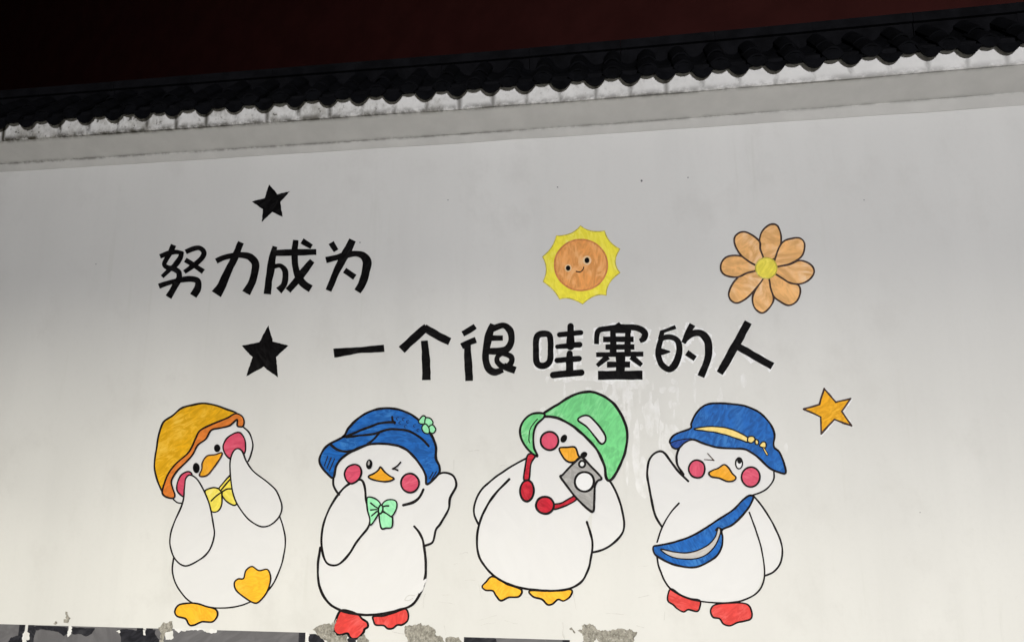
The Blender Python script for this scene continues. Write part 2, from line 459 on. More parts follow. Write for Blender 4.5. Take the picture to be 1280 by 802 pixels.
# tiles: channel tile with hanging drip lip, cover tile with small front plate
SL = math.radians(41)
EY, EZ = -0.235, 4.135        # eave line
def slope(u, y0=EY, z0=EZ):
    return u*math.cos(SL), u*math.sin(SL)
def tile_mesh(name, half, sag, u0, u1, lip, thick=0.012, lift=0.0):
    """curved slab running up the slope; sag>0 channel (hollow), sag<0 cover (arched); lip hangs at the eave"""
    mb = MB(); n = 10; vs = []; fs = []
    for u in (u0, u1):
        y, z = slope(u)
        for lay in (0, thick):
            for i in range(n+1):
                t = -1+2*i/n
                h = -sag*(1-t*t)+lay+lift
                vs.append((t*half, y-h*math.sin(SL), z+h*math.cos(SL)))
    a, b_, c, d = 0, n+1, 2*(n+1), 3*(n+1)
    for i in range(n):
        fs += [(a+i, c+i, c+i+1, a+i+1), (b_+i, b_+i+1, d+i+1, d+i), (a+i, a+i+1, b_+i+1, b_+i), (c+i, d+i, d+i+1, c+i+1)]
    mb.face_set(vs, fs)
    if lip:
        vs = []; fs = []
        y, z = slope(u0)
        for yy in (y-0.012, y+0.001):
            for i in range(n+1):
                t = -1+2*i/n
                h = -sag*(1-t*t)+lift+thick*0.5
                ztop = z+h*math.cos(SL)
                zb = z+lift-lip*(1-abs(t)**2.2)-(0.012 if sag < 0 else 0.0)
                vs.append((t*half, yy-0.004, ztop)); vs.append((t*half, yy-0.012, min(zb, ztop-0.003)))
        k = 2*(n+1)
        for i in range(n):
            p = 2*i
            fs += [(p, p+1, p+3, p+2), (k+p, k+p+2, k+p+3, k+p+1), (p+1, k+p+1, k+p+3, p+3), (p, p+2, k+p+2, k+p)]
        mb.face_set(vs, fs)
    return mb.mesh(name, [MATS['roof_tile']])
drip = tile_mesh('channel_tile_front', 0.084, 0.040, 0.0, 0.20, 0.084)
drip2 = tile_mesh('channel_tile_upper', 0.073, 0.040, 0.15, 0.40, 0, lift=0.014)
cov = tile_mesh('cover_tile_front', 0.062, -0.036, -0.006, 0.20, 0.034, lift=0.004)
cov2 = tile_mesh('cover_tile_upper', 0.056, -0.036, 0.16, 0.40, 0, lift=0.017)
k0 = int((WX0+0.15-DIP0)/PITCH_T); k1 = int((WX1-0.15-DIP0)/PITCH_T)
for k in range(k0, k1+1):
    x = DIP0+k*PITCH_T
    for me, nm, xo in ((drip, 'channel_tile', 0), (drip2, 'channel_tile', 0), (cov, 'cover_tile', 0.5), (cov2, 'cover_tile', 0.5)):
        o = link_obj(nm, me, wall)
        o.location = (x+xo*PITCH_T+random.uniform(-.004, .004), EY+random.uniform(-.006, .006), EZ+rise(x)+random.uniform(-.005, .004))
        o.rotation_euler = (random.uniform(-.01, .01), random.uniform(-.03, .03), random.uniform(-.02, .02))
# mortar bed below the tiles and stacked-tile ridge
y1, z1 = slope(0.40); y1 += EY; z1 += EZ
mb = MB()
prof = [(-0.226, 4.118), (-0.226, 4.150), (y1+0.02, z1-0.03), (WT-y1-0.02, z1-0.03), (WT+0.226, 4.150), (WT+0.226, 4.118), (0.1, 4.118)]
NS = 40; n = len(prof); vs = []; fs = [tuple(range(n-1, -1, -1)), tuple(NS*n+q for q in range(n))]
for k in range(NS+1):
    x = WX0+(WX1-WX0)*k/NS
    vs += [(x, y, z+rise(x)) for y, z in prof]
for k in range(NS):
    fs += [(k*n+q, k*n+(q+1) % n, (k+1)*n+(q+1) % n, (k+1)*n+q) for q in range(n)]
mb.face_set(vs, fs)
link_obj('tile_bed', mb.mesh('tile_bed', [MATS['ridge_tile']]), wall)
seglen = 0.62
i = 0; x = WX0
while x < WX1-0.05:
    xe = min(x+seglen, WX1)
    mb = MB(); j = random.uniform(-.003, .003); ra, rb = rise(x)*1.25, rise(xe)*1.25
    mb.box((x+0.002, 0.050+j, 4.30), (xe-0.002, 0.25, 4.462+j))
    mb.v = [(a, b2, c+(ra if a < (x+xe)/2 else rb)) for a, b2, c in mb.v]
    o = link_obj('ridge_course', mb.mesh('ridge_course', [MATS['ridge_tile']]), wall)
    mb = MB()
    pr = [(0.030, 4.466), (0.030, 4.528), (0.075, 4.552), (0.15, 4.560), (0.225, 4.552), (0.27, 4.528), (0.27, 4.466)]
    vs = [(xx, y+j, z+j+dr) for xx, dr in ((x+0.001, ra), (xe-0.001, rb)) for y, z in pr]; n = len(pr)
    mb.face_set(vs, [tuple(range(n-1, -1, -1)), tuple(range(n, 2*n))]+[(q, (q+1) % n, n+(q+1) % n, n+q) for q in range(n)])
    link_obj('ridge_cap', mb.mesh('ridge_cap', [MATS['ridge_tile']]), wall)
    x = xe; i += 1

# painted dado along the foot of the wall: grey blocks, black margins, white joints, flaked patches
def patch(name, polys, mat, depth, rag=0.7, parent=wall, kind=None):
    mb = MB()
    for i, p in enumerate(polys): add_fill(mb, p, depth, 0, rag, seed=i*2.1+depth*900)
    o = link_obj(name, mb.mesh(name, [mat]), parent)
    if kind: o['kind'] = kind
    return o
DZ = 0.731
def block(x0, x1, z1):
    mb = MB()
    mb.face_set([(x0, -0.0008, 0.24), (x1, -0.0008, 0.24), (x1, -0.0008, z1), (x0, -0.0008, z1)], [(0, 1, 2, 3)])
    b = link_obj('dado_block', mb.mesh('dado_block', [DADO]), wall)
    mb = MB()
    for a, c, lo, hi in ((x0, x0+0.045, 0.24, z1), (x1-0.042, x1, 0.24, z1), (x0+0.045, x1-0.042, 0.24, 0.28)):
        mb.face_set([(a, -0.0014, lo), (c, -0.0014, lo), (c, -0.0014, hi), (a, -0.0014, hi)], [(0, 1, 2, 3)])
    link_obj('painted_margin', mb.mesh('painted_margin', [DADOB]), b)
joints = [-7.85, -6.85, -5.85, -4.85, at(32.5, 790).x, at(180.5, 790).x, at(384, 790).x]
for a, c in zip(joints[:-1], joints[1:]): block(a+0.010, c-0.010, DZ)
xr = at(580, 796).x
block(joints[-1]+0.010, xr-0.012, 0.625)
block(xr, xr+0.62, DZ); block(xr+0.64, xr+1.62, 0.60)
for i in range(4): block(xr+1.64+i*1.0, xr+2.62+i*1.0, 0.60)
Z1, Z2, Z3, Z4, Z5 = V(0, 752, 6.4), V(190, 752, 6.4), V(370, 752, 6.4), V(480, 752, 6.4), V(660, 752, 6.4)
for p in (Z1([(250,215),(290,187),(430,190),(545,200),(540,250),(510,270),(470,235),(400,225),(330,215),(290,225),(265,330),(235,330),(245,260)]),
          Z1([(575,200),(650,205),(760,208),(740,250),(690,275),(650,255),(580,255)]),
          Z1([(60,330),(90,280),(150,265),(180,280),(180,330)]),
          Z1([(940,217),(1010,212),(1080,225),(1150,217),(1250,222),(1240,250),(1275,300),(1275,330),(970,330),(965,260)]),
          Z3([(102,252),(160,255),(210,280),(240,335),(102,335)]),
          Z4([(640,283),(760,284),(900,289),(905,340),(640,340)])):
    patch('black_paint_patch', [p], DADOB, 0.0020, 0.55)
for p in (Z1([(180,250),(205,230),(240,250),(238,300),(210,300),(210,335),(182,335)]), Z1([(550,190),(577,195),(566,250),(545,280),(540,260)]),
          Z1([(1148,225),(1168,222),(1165,262),(1150,262)]), Z1([(930,232),(955,222),(965,240),(950,255)]),
          Z2([(105,245),(165,232),(174,290),(110,303)]), Z2([(180,225),(215,240),(300,222),(390,222),(450,238),(480,250),(520,242),(525,215),(180,205)]),
          Z3([(82,240),(102,240),(102,335),(82,335)])):
    patch('white_paint_splash', [p], TOUCH2, 0.0026, 1.1)
for p in (Z1([(515,160),(530,120),(528,78),(542,78),(545,115),(556,130),(540,160)]), Z1([(435,165),(445,175),(455,152),(445,182),(432,172)]),
          Z2([(55,200),(100,165),(165,150),(172,200),(150,230),(110,250),(95,330),(65,330),(70,260)]),
          Z3([(140,220),(180,180),(280,175),(330,130),(300,230),(330,270),(410,260),(410,335),(290,335),(200,280)]),
          Z3([(480,335),(500,290),(550,260),(580,300),(575,335)]),
          Z3([(870,200),(920,180),(1000,170),(1080,190),(1120,230),(1110,260),(1170,280),(1185,335),(900,335),(870,250)]),
          Z3([(1200,335),(1200,290),(1230,275),(1300,280),(1325,335)]),
          Z5([(390,220),(425,215),(430,185),(490,170),(540,190),(560,220),(640,225),(740,205),(800,220),(880,240),(845,290),(840,335),(560,335),(545,290),(520,335),(430,335),(450,270),(410,240)]),
          Z5([(330,205),(350,200),(370,235),(385,240),(375,250),(355,225),(335,215)])):
    patch('flaked_cement_patch', [p], CEM, 0.0030, 1.5)

# thin whitewash touch-ups and runs around the lettering and the hats
mb = MB()
rw = random.Random(5)
def blob(cx, cy, rx, ry, seed):
    pts = [(cx+rx*math.cos(a)*(1+0.55*noise.noise(Vector((math.cos(a)*1.3, math.sin(a)*1.3, seed)))),
            cy+ry*math.sin(a)*(1+0.55*noise.noise(Vector((math.sin(a)*1.3, math.cos(a)*1.3, seed+4)))))
           for a in [2*math.pi*i/26 for i in range(26)]]
    add_fill(mb, pts, 0.0004+0.00001*(seed % 25), 0, 0.5, seed)
for i in range(120):
    cx = rw.gauss(775, 62); cy = rw.gauss(505, 42)
    if cy < 455 or cx > 905 or cx < 640: continue
    if rw.random() < 0.55: blob(cx, cy, rw.uniform(1.0, 3.4), rw.uniform(4, 17), i+1)
    else: blob(cx, cy, rw.uniform(2, 6), rw.uniform(2, 5), i+1)
for i, (cx, cy, rx, ry) in enumerate([(745,470,26,7),(790,478,24,8),(812,520,7,22),(832,560,5,30),(805,600,9,26),(842,540,7,9),(835,575,8,12),(795,560,5,34),
                                       (930,475,4,9),(982,560,3,6)]):
    blob(cx, cy, rx, ry, 200+i)
o = link_obj('whitewash_touch_up', mb.mesh('whitewash_touch_up', [TOUCH2]), wall); o['kind'] = 'stuff'

# hairline cracks and scuffs low on the wall
SCUFF = paint('scuff_grey', (0.50, 0.487, 0.45), 0.10, 0.1, 0.8, under=WALL, scale=30)
mb = MB(); rs = random.Random(11)
for i in range(46):
    x = rs.uniform(470, 880); y = rs.uniform(690, 790) if i < 34 else rs.uniform(560, 690)
    L = rs.uniform(4, 22); a = rs.uniform(-0.25, 0.25) if rs.random() < 0.7 else rs.uniform(1.2, 1.9)
    pts = [(x+math.cos(a)*L*t+rs.uniform(-.8, .8), y+math.sin(a)*L*t+rs.uniform(-.8, .8), rs.uniform(.25, .8)) for t in (0, .35, .7, 1)]
    add_stroke(mb, pts, 0.0006, 0, jit=0.3, seed=i)
for i, (x, y, r) in enumerate([(802,226,1.3),(450,303,1.0),(697,234,.9),(860,222,.8),(263,776,1.2),(1150,640,.8),(120,330,.8),(1080,250,.7),(560,250,.7),(690,700,.9)]):
    add_fill(mb, ell(x, y, r, r*rs.uniform(.6, 1.2), 0, 8), 0.0006, 1)
o = link_obj('hairline_crack', mb.mesh('hairline_crack', [SCUFF, MATS['dado_grey']]), wall); o['kind'] = 'stuff'

# ------------------------------------------------------------------ mural
class Mural:
    """one painted figure: an Empty on the wall face that parents its painted parts"""
    def __init__(s, name, label, cat, base_px, group=None):
        p = at(*base_px); s.o = empty(name, p); s.base = p; s.d = 0.0012; s.n = 0
        tag(s.o, label, cat, group)
    def part(s, name, fill=None, mat=None, lines=None, lw=3.0, lmat=None, extra=(), parent=None, smooth=True, closed_line=True, label=None, rag=0.0):
        """fill: outline of the painted area; lines None -> stroke round the area; extra: further strokes"""
        s.n += 1; sd = s.n*1.37+s.base.x
        mb = MB()
        lmat = lmat or LINE
        if fill is not None:
            pts = spline(fill, True, 6) if smooth else densify(fill, True, 6)
            add_fill(mb, pts, s.d, 0, rag, sd)
            if lines is None and closed_line:
                add_stroke(mb, fill, s.d+0.0003, 1, lw, True, smooth=smooth, jit=0.16, seed=sd)
        for k, st in enumerate(list(lines or [])+list(extra)):
            add_stroke(mb, st, s.d+0.0003+0.00004*k, 1, lw, False, smooth=True, jit=0.16, seed=sd+k)
        ms = [mat or lmat, lmat]
        o = link_obj(name, mb.mesh(name, ms, s.base), parent or s.o)
        if parent is not None: o.location = (0, 0, 0)
        if label: o['label'] = label
        s.d += 0.0005
        return o

def glyph(label, base, v, strokes, halo=None, cap='flat', mat=BLACK):
    p = at(*base)
    o = empty('painted_character', p); tag(o, label, 'painted character', 'characters of the wall slogan')
    if halo:
        mb = MB()
        for k, st in enumerate(strokes):
            q = v(st)
            q = [(a+halo[1]+0.0, b2+halo[2], w_+halo[0]) for a, b2, w_ in q]
            add_stroke(mb, q, 0.0009+0.00003*k, 0, None, False, 'flat', jit=0.25, seed=k*3.3, rag=halo[3])
        link_obj('touch_up_halo', mb.mesh('touch_up_halo', [TOUCH], p), o)
    mb = MB()
    for k, st in enumerate(strokes):
        add_stroke(mb, v(st), 0.0022+0.00004*k, 0, None, False, cap, jit=0.07, seed=k*1.9+base[0])
    link_obj('brush_strokes', mb.mesh('brush_strokes', [mat], p), o)
    return o

A, B = V(190, 290, 8.533), V(320, 285, 8.0)
C_, D, E_ = V(400, 390, 4.2667), V(560, 390, 7.111), V(730, 390, 5.12)
glyph('black brush character 努, first of the upper slogan line, below the small star', (232, 372), A, [
    [(230,142,58),(195,225,55),(150,300,50),(132,345,48),(165,378,52),(235,395,58),(285,425,62),(292,470,62),(288,520,60)],
    [(318,215,50),(300,280,58),(250,350,58),(180,410,48),(112,475,42)],
    [(90,258,50),(180,224,52),(260,212,48),(330,228,40)],
    [(365,212,52),(430,182,52),(505,172,52),(556,215,55),(535,275,58),(455,350,54),(350,425,46)],
    [(360,298,54),(450,355,54),(545,422,56)],
    [(80,578,58),(200,535,52),(330,508,60),(430,500,62),(492,525,66),(488,600,72),(445,675,84)],
    [(300,480,72),(240,590,66),(180,690,70)]])
glyph('black brush character 力, second of the upper slogan line, two bold strokes', (296, 370), A, [
    [(690,308,58),(760,276,56),(860,252,58),(960,246,64),(1050,266,78),(1102,330,84),(1100,420,80),(1070,530,80),(1010,645,92)],
    [(950,115,68),(905,220,74),(855,330,78),(795,460,84),(745,570,92),(692,655,106)]])
glyph('black brush character 成, third of the upper slogan line, with a short dot stroke', (362, 367), B, [
    [(190,188,48),(165,300,74),(145,430,76),(125,560,74),(116,655,74)],
    [(185,250,64),(380,245,66),(600,240,60)],
    [(398,125,56),(386,260,66),(395,380,66),(425,485,72),(480,560,76),(545,603,76)],
    [(562,332,56),(480,430,76),(400,535,66),(325,622,62)],
    [(465,132,58),(555,185,50)],
    [(185,385,44),(245,378,46),(290,425,60),(296,500,60),(280,570,64),(232,622,82)]])
glyph('black brush character 为, last of the upper slogan line, with two dots', (436, 365), B, [
    [(755,150,62),(800,225,52)],
    [(965,125,70),(905,250,82),(850,350,74),(790,470,66),(728,622,66)],
    [(705,320,66),(800,297,56),(900,272,66),(1000,256,58),(1075,278,74),(1112,350,92),(1095,450,82),(1060,560,78),(1020,630,74)],
    [(890,425,58),(985,490,60)]])
glyph('black brush character 一, single bar opening the lower slogan line', (448, 445), C_, [[(78,218,48),(200,204,34),(340,192,40)]])
glyph('black brush character 个, roof shaped strokes over a straight upright', (533, 474), C_, [
    [(438,198,44),(505,135,44),(568,82,44)], [(560,84,40),(620,122,44),(690,155,44)], [(557,155,36),(565,260,44),(568,358,46)]])
glyph('black brush character 很, rounded with a small ring at its foot', (608, 475), D, [
    [(135,192,50),(190,162,54),(240,128,50)], [(125,302,54),(190,268,54),(245,248,54)], [(172,290,66),(180,430,68),(188,605,72)],
    [(395,108,44),(365,200,72),(342,320,64),(336,420,60),(362,500,66),(420,532,64),(485,512,52)],
    [(390,150,60),(490,118,50),(552,165,62),(565,250,56),(530,322,62),(470,345,62),(350,345,54)],
    [(390,230,52),(485,230,46)],
    [(497,368,48),(560,395,50),(566,440,50),(530,482,54),(480,478,52),(440,440,48),(440,400,44),(470,372,44),(497,368,48)],
    [(500,480,62),(595,515,66)]], cap='flat')
glyph('black brush character 哇, tall ring beside five short bars', (698, 472), D, [
    [(850,192,62),(905,215,54),(912,330,52),(905,435,56),(850,478,58),(792,452,58),(782,330,56),(792,218,58),(850,192,62)],
    [(1090,125,58),(1090,300,72)], [(992,200,48),(1180,182,48)], [(972,308,44),(1170,288,52)], [(1080,368,56),(1082,540,72)],
    [(970,428,50),(1165,412,50)], [(935,558,58),(1185,536,58)]], halo=(2.0, 1.8, 1.8, 4.0), cap='round')
glyph('dense black brush character 塞, many stacked bars on a wide base', (775, 475), E_, [
    [(212,75,34),(228,100,42)],
    [(80,202,32),(90,122,34),(150,106,36),(240,96,38),(340,102,42),(388,132,42),(382,168,40),(358,184,26)],
    [(185,115,36),(188,265,44)], [(280,115,36),(280,265,44)], [(190,122,26),(300,122,26)],
    [(125,174,36),(315,174,36)], [(140,224,34),(320,222,36)], [(80,272,32),(378,268,32)],
    [(150,285,42),(85,342,26)], [(305,285,42),(368,338,28)], [(235,270,62),(233,400,54)], [(150,335,38),(292,335,38)], [(94,404,56),(370,402,58)]],
    halo=(3.4, 0.3, 0.8, 6.0), cap='flat')
glyph('black brush character 的, narrow ring with a hooked stroke and dot', (855, 473), E_, [
    [(492,128,24),(540,112,22),(585,95,26)], [(500,125,32),(488,172,34)],
    [(500,168,34),(560,160,34),(602,190,40),(608,265,42),(582,335,46),(542,366,38),(495,330,40),(474,270,38),(484,205,34),(500,168,34)],
    [(492,253,46),(520,253,30),(552,253,8)],
    [(692,82,42),(662,140,36),(638,195,32)], [(636,196,24),(685,142,40),(748,136,46),(790,182,52),(797,250,50),(785,320,46),(748,408,46)],
    [(660,260,38),(710,295,36)]], halo=(3.4, 0.5, 0.8, 6.0))
glyph('black brush character 人, two crossing strokes ending the lower slogan line', (935, 472), E_, [
    [(1050,68,50),(960,230,52),(870,388,46)], [(972,212,46),(1090,280,48),(1202,345,48)]], halo=(2.5, -0.2, 1.6, 4.5))

def star(label, base, pts, mat, cat='painted star', line=None, group=None, lw=2.2, halo=False):
    p = at(*base); o = empty('painted_star', p); tag(o, label, cat, group)
    if halo:
        mb = MB()
        cx = sum(a for a, _ in pts)/10; cy = sum(b2 for _, b2 in pts)/10
        add_fill(mb, [(cx+(a-cx)*1.10+1.0, cy+(b2-cy)*1.10+1.0) for a, b2 in pts], 0.0008, 0, 1.2, 3)
        link_obj('touch_up_halo', mb.mesh('touch_up_halo', [TOUCH], p), o)
    mb = MB(); add_fill(mb, pts, 0.0016, 0, 0.35 if not line else 0.2, base[0])
    link_obj('star_fill', mb.mesh('star_fill', [mat], p), o)
    if line:
        mb = MB()
        for i in range(10):
            a, b2 = pts[i], pts[(i+1) % 10]
            add_stroke(mb, [(a[0], a[1], lw), ((a[0]+b2[0])/2, (a[1]+b2[1])/2, lw*1.05), (b2[0], b2[1], lw)], 0.0022+i*0.00002, 0, jit=0.25, seed=i*2.2)
        link_obj('star_outline', mb.mesh('star_outline', [line], p), o)
star('small black painted star tilted above the upper slogan line', (337, 277),
     V(300, 220, 11.46)([(418,122),(540,262),(720,218),(580,372),(612,585),(465,518),(315,655),(330,475),(170,368),(355,318)]), BLACK)
star('larger black painted star before the lower slogan line', (331, 472),
     V(180, 220, 3.084)([(480,574),(497,637),(557,653),(510,697),(517,776),(462,735),(395,771),(418,697),(375,653),(445,640)]), BLACK)
star('mustard yellow outlined star beside the blue hatted duck', (1036, 543),
     V(995, 475, 10.025)([(352,105),(495,275),(685,230),(572,390),(695,570),(480,490),(315,670),(310,460),(95,362),(295,300)]), STARY, line=BROWN, halo=True)

# sun
M = Mural('painted_sun', 'yellow painted sun with smiling orange face above the slogan', 'painted sun', (727, 380))
v = V(670, 275, 7.29)
tips = [(405,52),(625,100),(765,265),(765,480),(640,685),(425,765),(215,720),(65,560),(60,335),(185,145)]
vals = [(500,100),(672,195),(722,375),(668,575),(535,690),(312,715),(160,640),(95,445),(142,250),(320,122)]
ring = []
for i in range(10):
    t0, va, t1 = tips[i], vals[i], tips[(i+1) % 10]
    for k in range(6):
        t = k/6
        cx, cy = 2*va[0]-0.5*(t0[0]+t1[0]), 2*va[1]-0.5*(t0[1]+t1[1])
        ring.append(((1-t)**2*t0[0]+2*t*(1-t)*cx+t*t*t1[0], (1-t)**2*t0[1]+2*t*(1-t)*cy+t*t*t1[1]))
OLIVE = paint('olive_outline', (0.50, 0.41, 0.05), 0.3, 0.4, 0.3)
M.part('rays', v(ring), SUNY, smooth=False, lw=1.2, lmat=OLIVE)
f = M.part('face', v(ell(410, 410, 240, 232, 0, 26)), SUNO, lw=2.0, lmat=SUNR)
for (cx, cy, r, rw_) in ((293, 438, 24, 34), (465, 368, 26, 42)):
    e = M.part('eye', v(ell(cx, cy, rw_*0.95, rw_)), paint('pale_peach', (0.80, 0.55, 0.30), 0.06) if 'pale_peach' not in MATS else MATS['pale_peach'], closed_line=False, parent=f)
    M.part('pupil', v(ell(cx, cy, r*0.86, r)), BLACK, closed_line=False)
M.part('smile', lines=[v([(368,470),(400,474),(425,457),(436,430)])], lw=1.5)

# flower
M = Mural('painted_flower', 'orange eight petalled painted daisy with yellow centre', 'painted flower', (958, 391))
v = V(890, 270, 6.17)
petals = [
 [(392,330),(366,230),(380,130),(440,70),(500,72),(530,140),(530,220),(496,322)],
 [(480,350),(535,212),(620,172),(685,175),(715,225),(690,310),(600,370),(490,398)],
 [(480,400),(600,372),(680,343),(760,375),(788,430),(750,490),(670,525),(570,505),(480,450)],
 [(480,445),(590,512),(665,532),(680,590),(650,660),(590,688),(520,655),(465,600),(440,470)],
 [(395,480),(330,580),(312,640),(330,710),(385,748),(440,710),(475,640),(452,560),(435,470)],
 [(350,420),(240,445),(160,520),(128,600),(150,655),(205,668),(290,612),(400,470)],
 [(350,390),(235,315),(130,310),(75,355),(70,420),(110,460),(200,470),(270,440),(350,418)],
 [(360,388),(240,320),(180,235),(175,165),(225,125),(290,138),(365,197),(372,260),(400,345)]]
for p in petals: M.part('petal', v(p), PETAL, lw=2.3, lmat=BROWN)
M.part('flower_center', v(ell(417, 403, 82, 80, 0, 22)), PETALC, lw=1.6, lmat=OLIVE)

# ---------------- duck with yellow hat
M = Mural('painted_duck', 'white painted duck in mustard yellow hat holding both cheeks', 'painted duck', (285, 760), 'painted ducks on the wall')
v = V(180, 490, 2.585); h = V(180, 495, 6.169)
M.part('body', v([(97,350),(105,270),(165,185),(240,112),(310,112),(345,145),(350,185),(338,228),(300,330),(438,400),(455,440),(457,490),(440,570),(400,640),(330,682),(270,695),(210,693),(150,675),(110,630),(92,580),(97,530),(115,420),(130,360)]), WHITE,
       lines=[v([(97,530),(92,580),(110,630),(150,675),(210,693),(270,695),(330,682),(400,640),(440,570),(457,490),(450,435),(438,400)]),
              h([(770,240),(815,285),(840,370),(825,450),(805,500)]), v([(95,345),(108,356),(127,358)])], lw=2.0)
bw = M.part('bow_tie', h([(600,740),(585,715),(540,703),(490,715),(470,735),(480,790),(500,850),(530,890),(575,880),(600,830)]), BOWY, lw=2.0, extra=[h([(600,738),(560,765),(520,805)])])
M.part('bow_loop', h([(602,740),(580,710),(610,670),(650,625),(672,615),(700,700),(720,800),(700,840),(640,810),(605,765)]), BOWY, lw=2.0, parent=bw, extra=[h([(605,735),(640,715),(680,712)]), h([(598,720),(630,680),(665,640)])])
M.part('cheek', h([(612,385),(640,325),(700,285),(745,282),(778,330),(785,395),(775,440),(740,470),(690,470),(660,478),(625,440)]), PINK, lw=2.0)
M.part('cheek', h([(255,720),(262,660),(295,600),(345,580),(372,605),(345,650),(325,700),(322,772),(285,760)]), PINK, lw=2.0)
M.part('foot', v([(293,615),(305,602),(322,600),(330,575),(350,562),(372,575),(400,572),(410,600),(400,640),(380,668),(362,680),(335,668),(300,640)]), FOOTY, lw=2.0)
M.part('foot', v([(148,680),(175,682),(200,690),(232,700),(238,720),(222,740),(190,740),(165,750),(148,750),(135,730),(108,722),(101,705),(115,685)]), FOOTY, lw=2.2)
M.part('wing', v([(150,267),(172,280),(195,318),(212,360),(222,410),(228,460),(212,510),(180,540),(135,560),(100,535),(85,485),(95,430),(125,360),(132,310),(136,280)]), WHITE, lw=2.0)
M.part('wing', v([(302,182),(318,190),(332,222),(355,255),(400,290),(430,320),(447,370),(435,405),(405,430),(370,430),(330,400),(295,345),(283,290),(279,230),(288,195)]), WHITE, lw=2.0)
ht = M.part('hat', h([(148,735),(105,640),(85,540),(100,400),(120,290),(155,200),(230,145),(290,95),(360,72),(460,55),(560,72),(640,100),(720,135),(640,170),(520,220),(435,265),(400,330),(350,430),(250,520),(190,600),(160,680)]), YHAT, lw=2.4)
M.part('brim', h([(145,740),(155,690),(190,600),(250,520),(350,430),(400,330),(435,265),(520,220),(640,170),(705,135),(755,150),(775,190),(768,230),(740,235),(722,225),(722,180),(690,205),(660,228),(590,245),(522,262),(480,330),(420,375),(375,455),(320,515),(255,580),(215,650),(222,700),(242,760),(230,785),(190,780),(160,765)]), ORNG, lw=2.2, parent=ht)
M.part('beak', h([(605,435),(590,480),(540,550),(500,600),(460,617),(432,608),(450,560),(455,510),(490,460),(550,450)]), BEAK, lw=2.0, lmat=BROWN)
M.part('eye', h(ell(568, 400, 24, 30)), BLACK, closed_line=False)
M.part('eye', h(ell(407, 552, 26, 40, -0.05)), BLACK, closed_line=False)

# ---------------- winking duck with blue cap
M = Mural('painted_duck', 'white painted winking duck in blue cap with mint bow tie', 'painted duck', (470, 790), 'painted ducks on the wall')
v = V(380, 490, 2.571); h = V(390, 500, 4.718); z = V(370, 752, 6.4)
M.part('body', v([(95,275),(110,235),(170,180),(250,160),(330,180),(390,250),(390,300),(372,345),(360,400),(372,450),(385,490),(392,570),(380,630),(350,680),(300,700),(240,712),(180,713),(120,700),(75,670),(50,620),(45,560),(52,500),(90,400),(105,330)]), WHITE, closed_line=False)
M.part('foot', z([(350,75),(320,140),(302,190),(305,235),(345,262),(410,248),(430,275),(455,293),(500,285),(540,240),(548,215),(575,195),(570,160),(530,130),(500,100),(440,75),(385,62)]), RED, lw=2.8)
M.part('foot', z([(620,112),(700,108),(780,85),(830,65),(880,55),(900,100),(890,150),(850,180),(810,182),(775,208),(735,210),(700,185),(640,180),(622,150)]), RED, lw=2.4)
M.part('paint_drip', z([(415,290),(475,295),(470,340),(415,340)]), DADOB, closed_line=False)
M.part('wing', v([(180,280),(195,300),(200,345),(212,390),(208,430),(170,480),(145,520),(110,552),(75,548),(58,500),(60,440),(75,390),(105,335),(140,298)]), WHITE, lw=2.9)
M.part('wing', v([(395,292),(420,270),(450,258),(480,268),(490,300),(468,345),(465,375),(440,420),(424,450),(412,482),(388,493),(372,455),(350,400),(360,340)]), WHITE,
       lines=[v([(395,292),(420,270),(450,258),(480,268),(490,300),(470,340),(465,375),(440,420),(424,442),(414,480),(388,493)])], lw=2.8)
M.part('body_outline',
       lines=[[(a, b2, 3.2) for a, b2 in v([(53,498),(45,560),(50,620),(75,670),(120,700),(180,713),(240,712),(300,700),(350,680),(380,630),(392,570),(386,490),(374,455),(355,430)])],
              h([(127,460),(128,500),(145,535),(162,555)]), [(a, b2, 3.4) for a, b2 in h([(658,525),(635,570),(600,600),(540,618)])]], lw=2.8)
c_ = V(500, 700, 8.02)
M.part('flaked_patch', c_([(222,195),(262,186),(258,215),(236,270),(215,312),(190,318),(205,262)]), WHITE, closed_line=False, rag=1.2)
M.part('paint_crack', lines=[c_([(50,392),(70,360),(105,345),(150,350)]), c_([(52,395),(90,398),(130,375)])], lw=0.8, lmat=SCUFF)
ht = M.part('cap', h([(127,455),(85,425),(48,370),(55,320),(95,265),(185,215),(220,160),(290,95),(380,55),(470,48),(560,72),(640,125),(700,195),(732,270),(732,340),(752,390),(745,435),(680,495),(672,440),(640,380),(590,320),(540,280),(480,262),(400,255),(330,262),(250,295),(185,335),(145,385)]), BLUE, lw=3.0,
       extra=[h([(185,215),(205,212),(280,180),(360,150),(420,132),(490,130)]), h([(205,218),(280,208),(370,198),(460,172),(560,178),(640,220),(690,270)]),
              h([(400,190),(370,225),(330,258)]), h([(115,262),(150,290),(200,302),(250,295)]), h([(475,98),(478,120),(490,135)]),
              [(a, b2, 1.4) for a, b2 in h([(75,385),(95,330)])], [(a, b2, 1.4) for a, b2 in h([(90,400),(115,338)])], [(a, b2, 1.4) for a, b2 in h([(105,415),(135,345)])],
              *[[(a, b2, 0.8) for a, b2 in h([(x0+7, y0-7), (x0-3, y0-5), (x0-6, y0+4), (x0+3, y0+8)])] for x0, y0 in
                ((505,108),(540,112),(520,132),(565,126),(552,154),(606,150),(626,176))],
              [(a, b2, 1.4) for a, b2 in h([(695,460),(715,425)])], [(a, b2, 1.4) for a, b2 in h([(705,470),(735,420)])]])
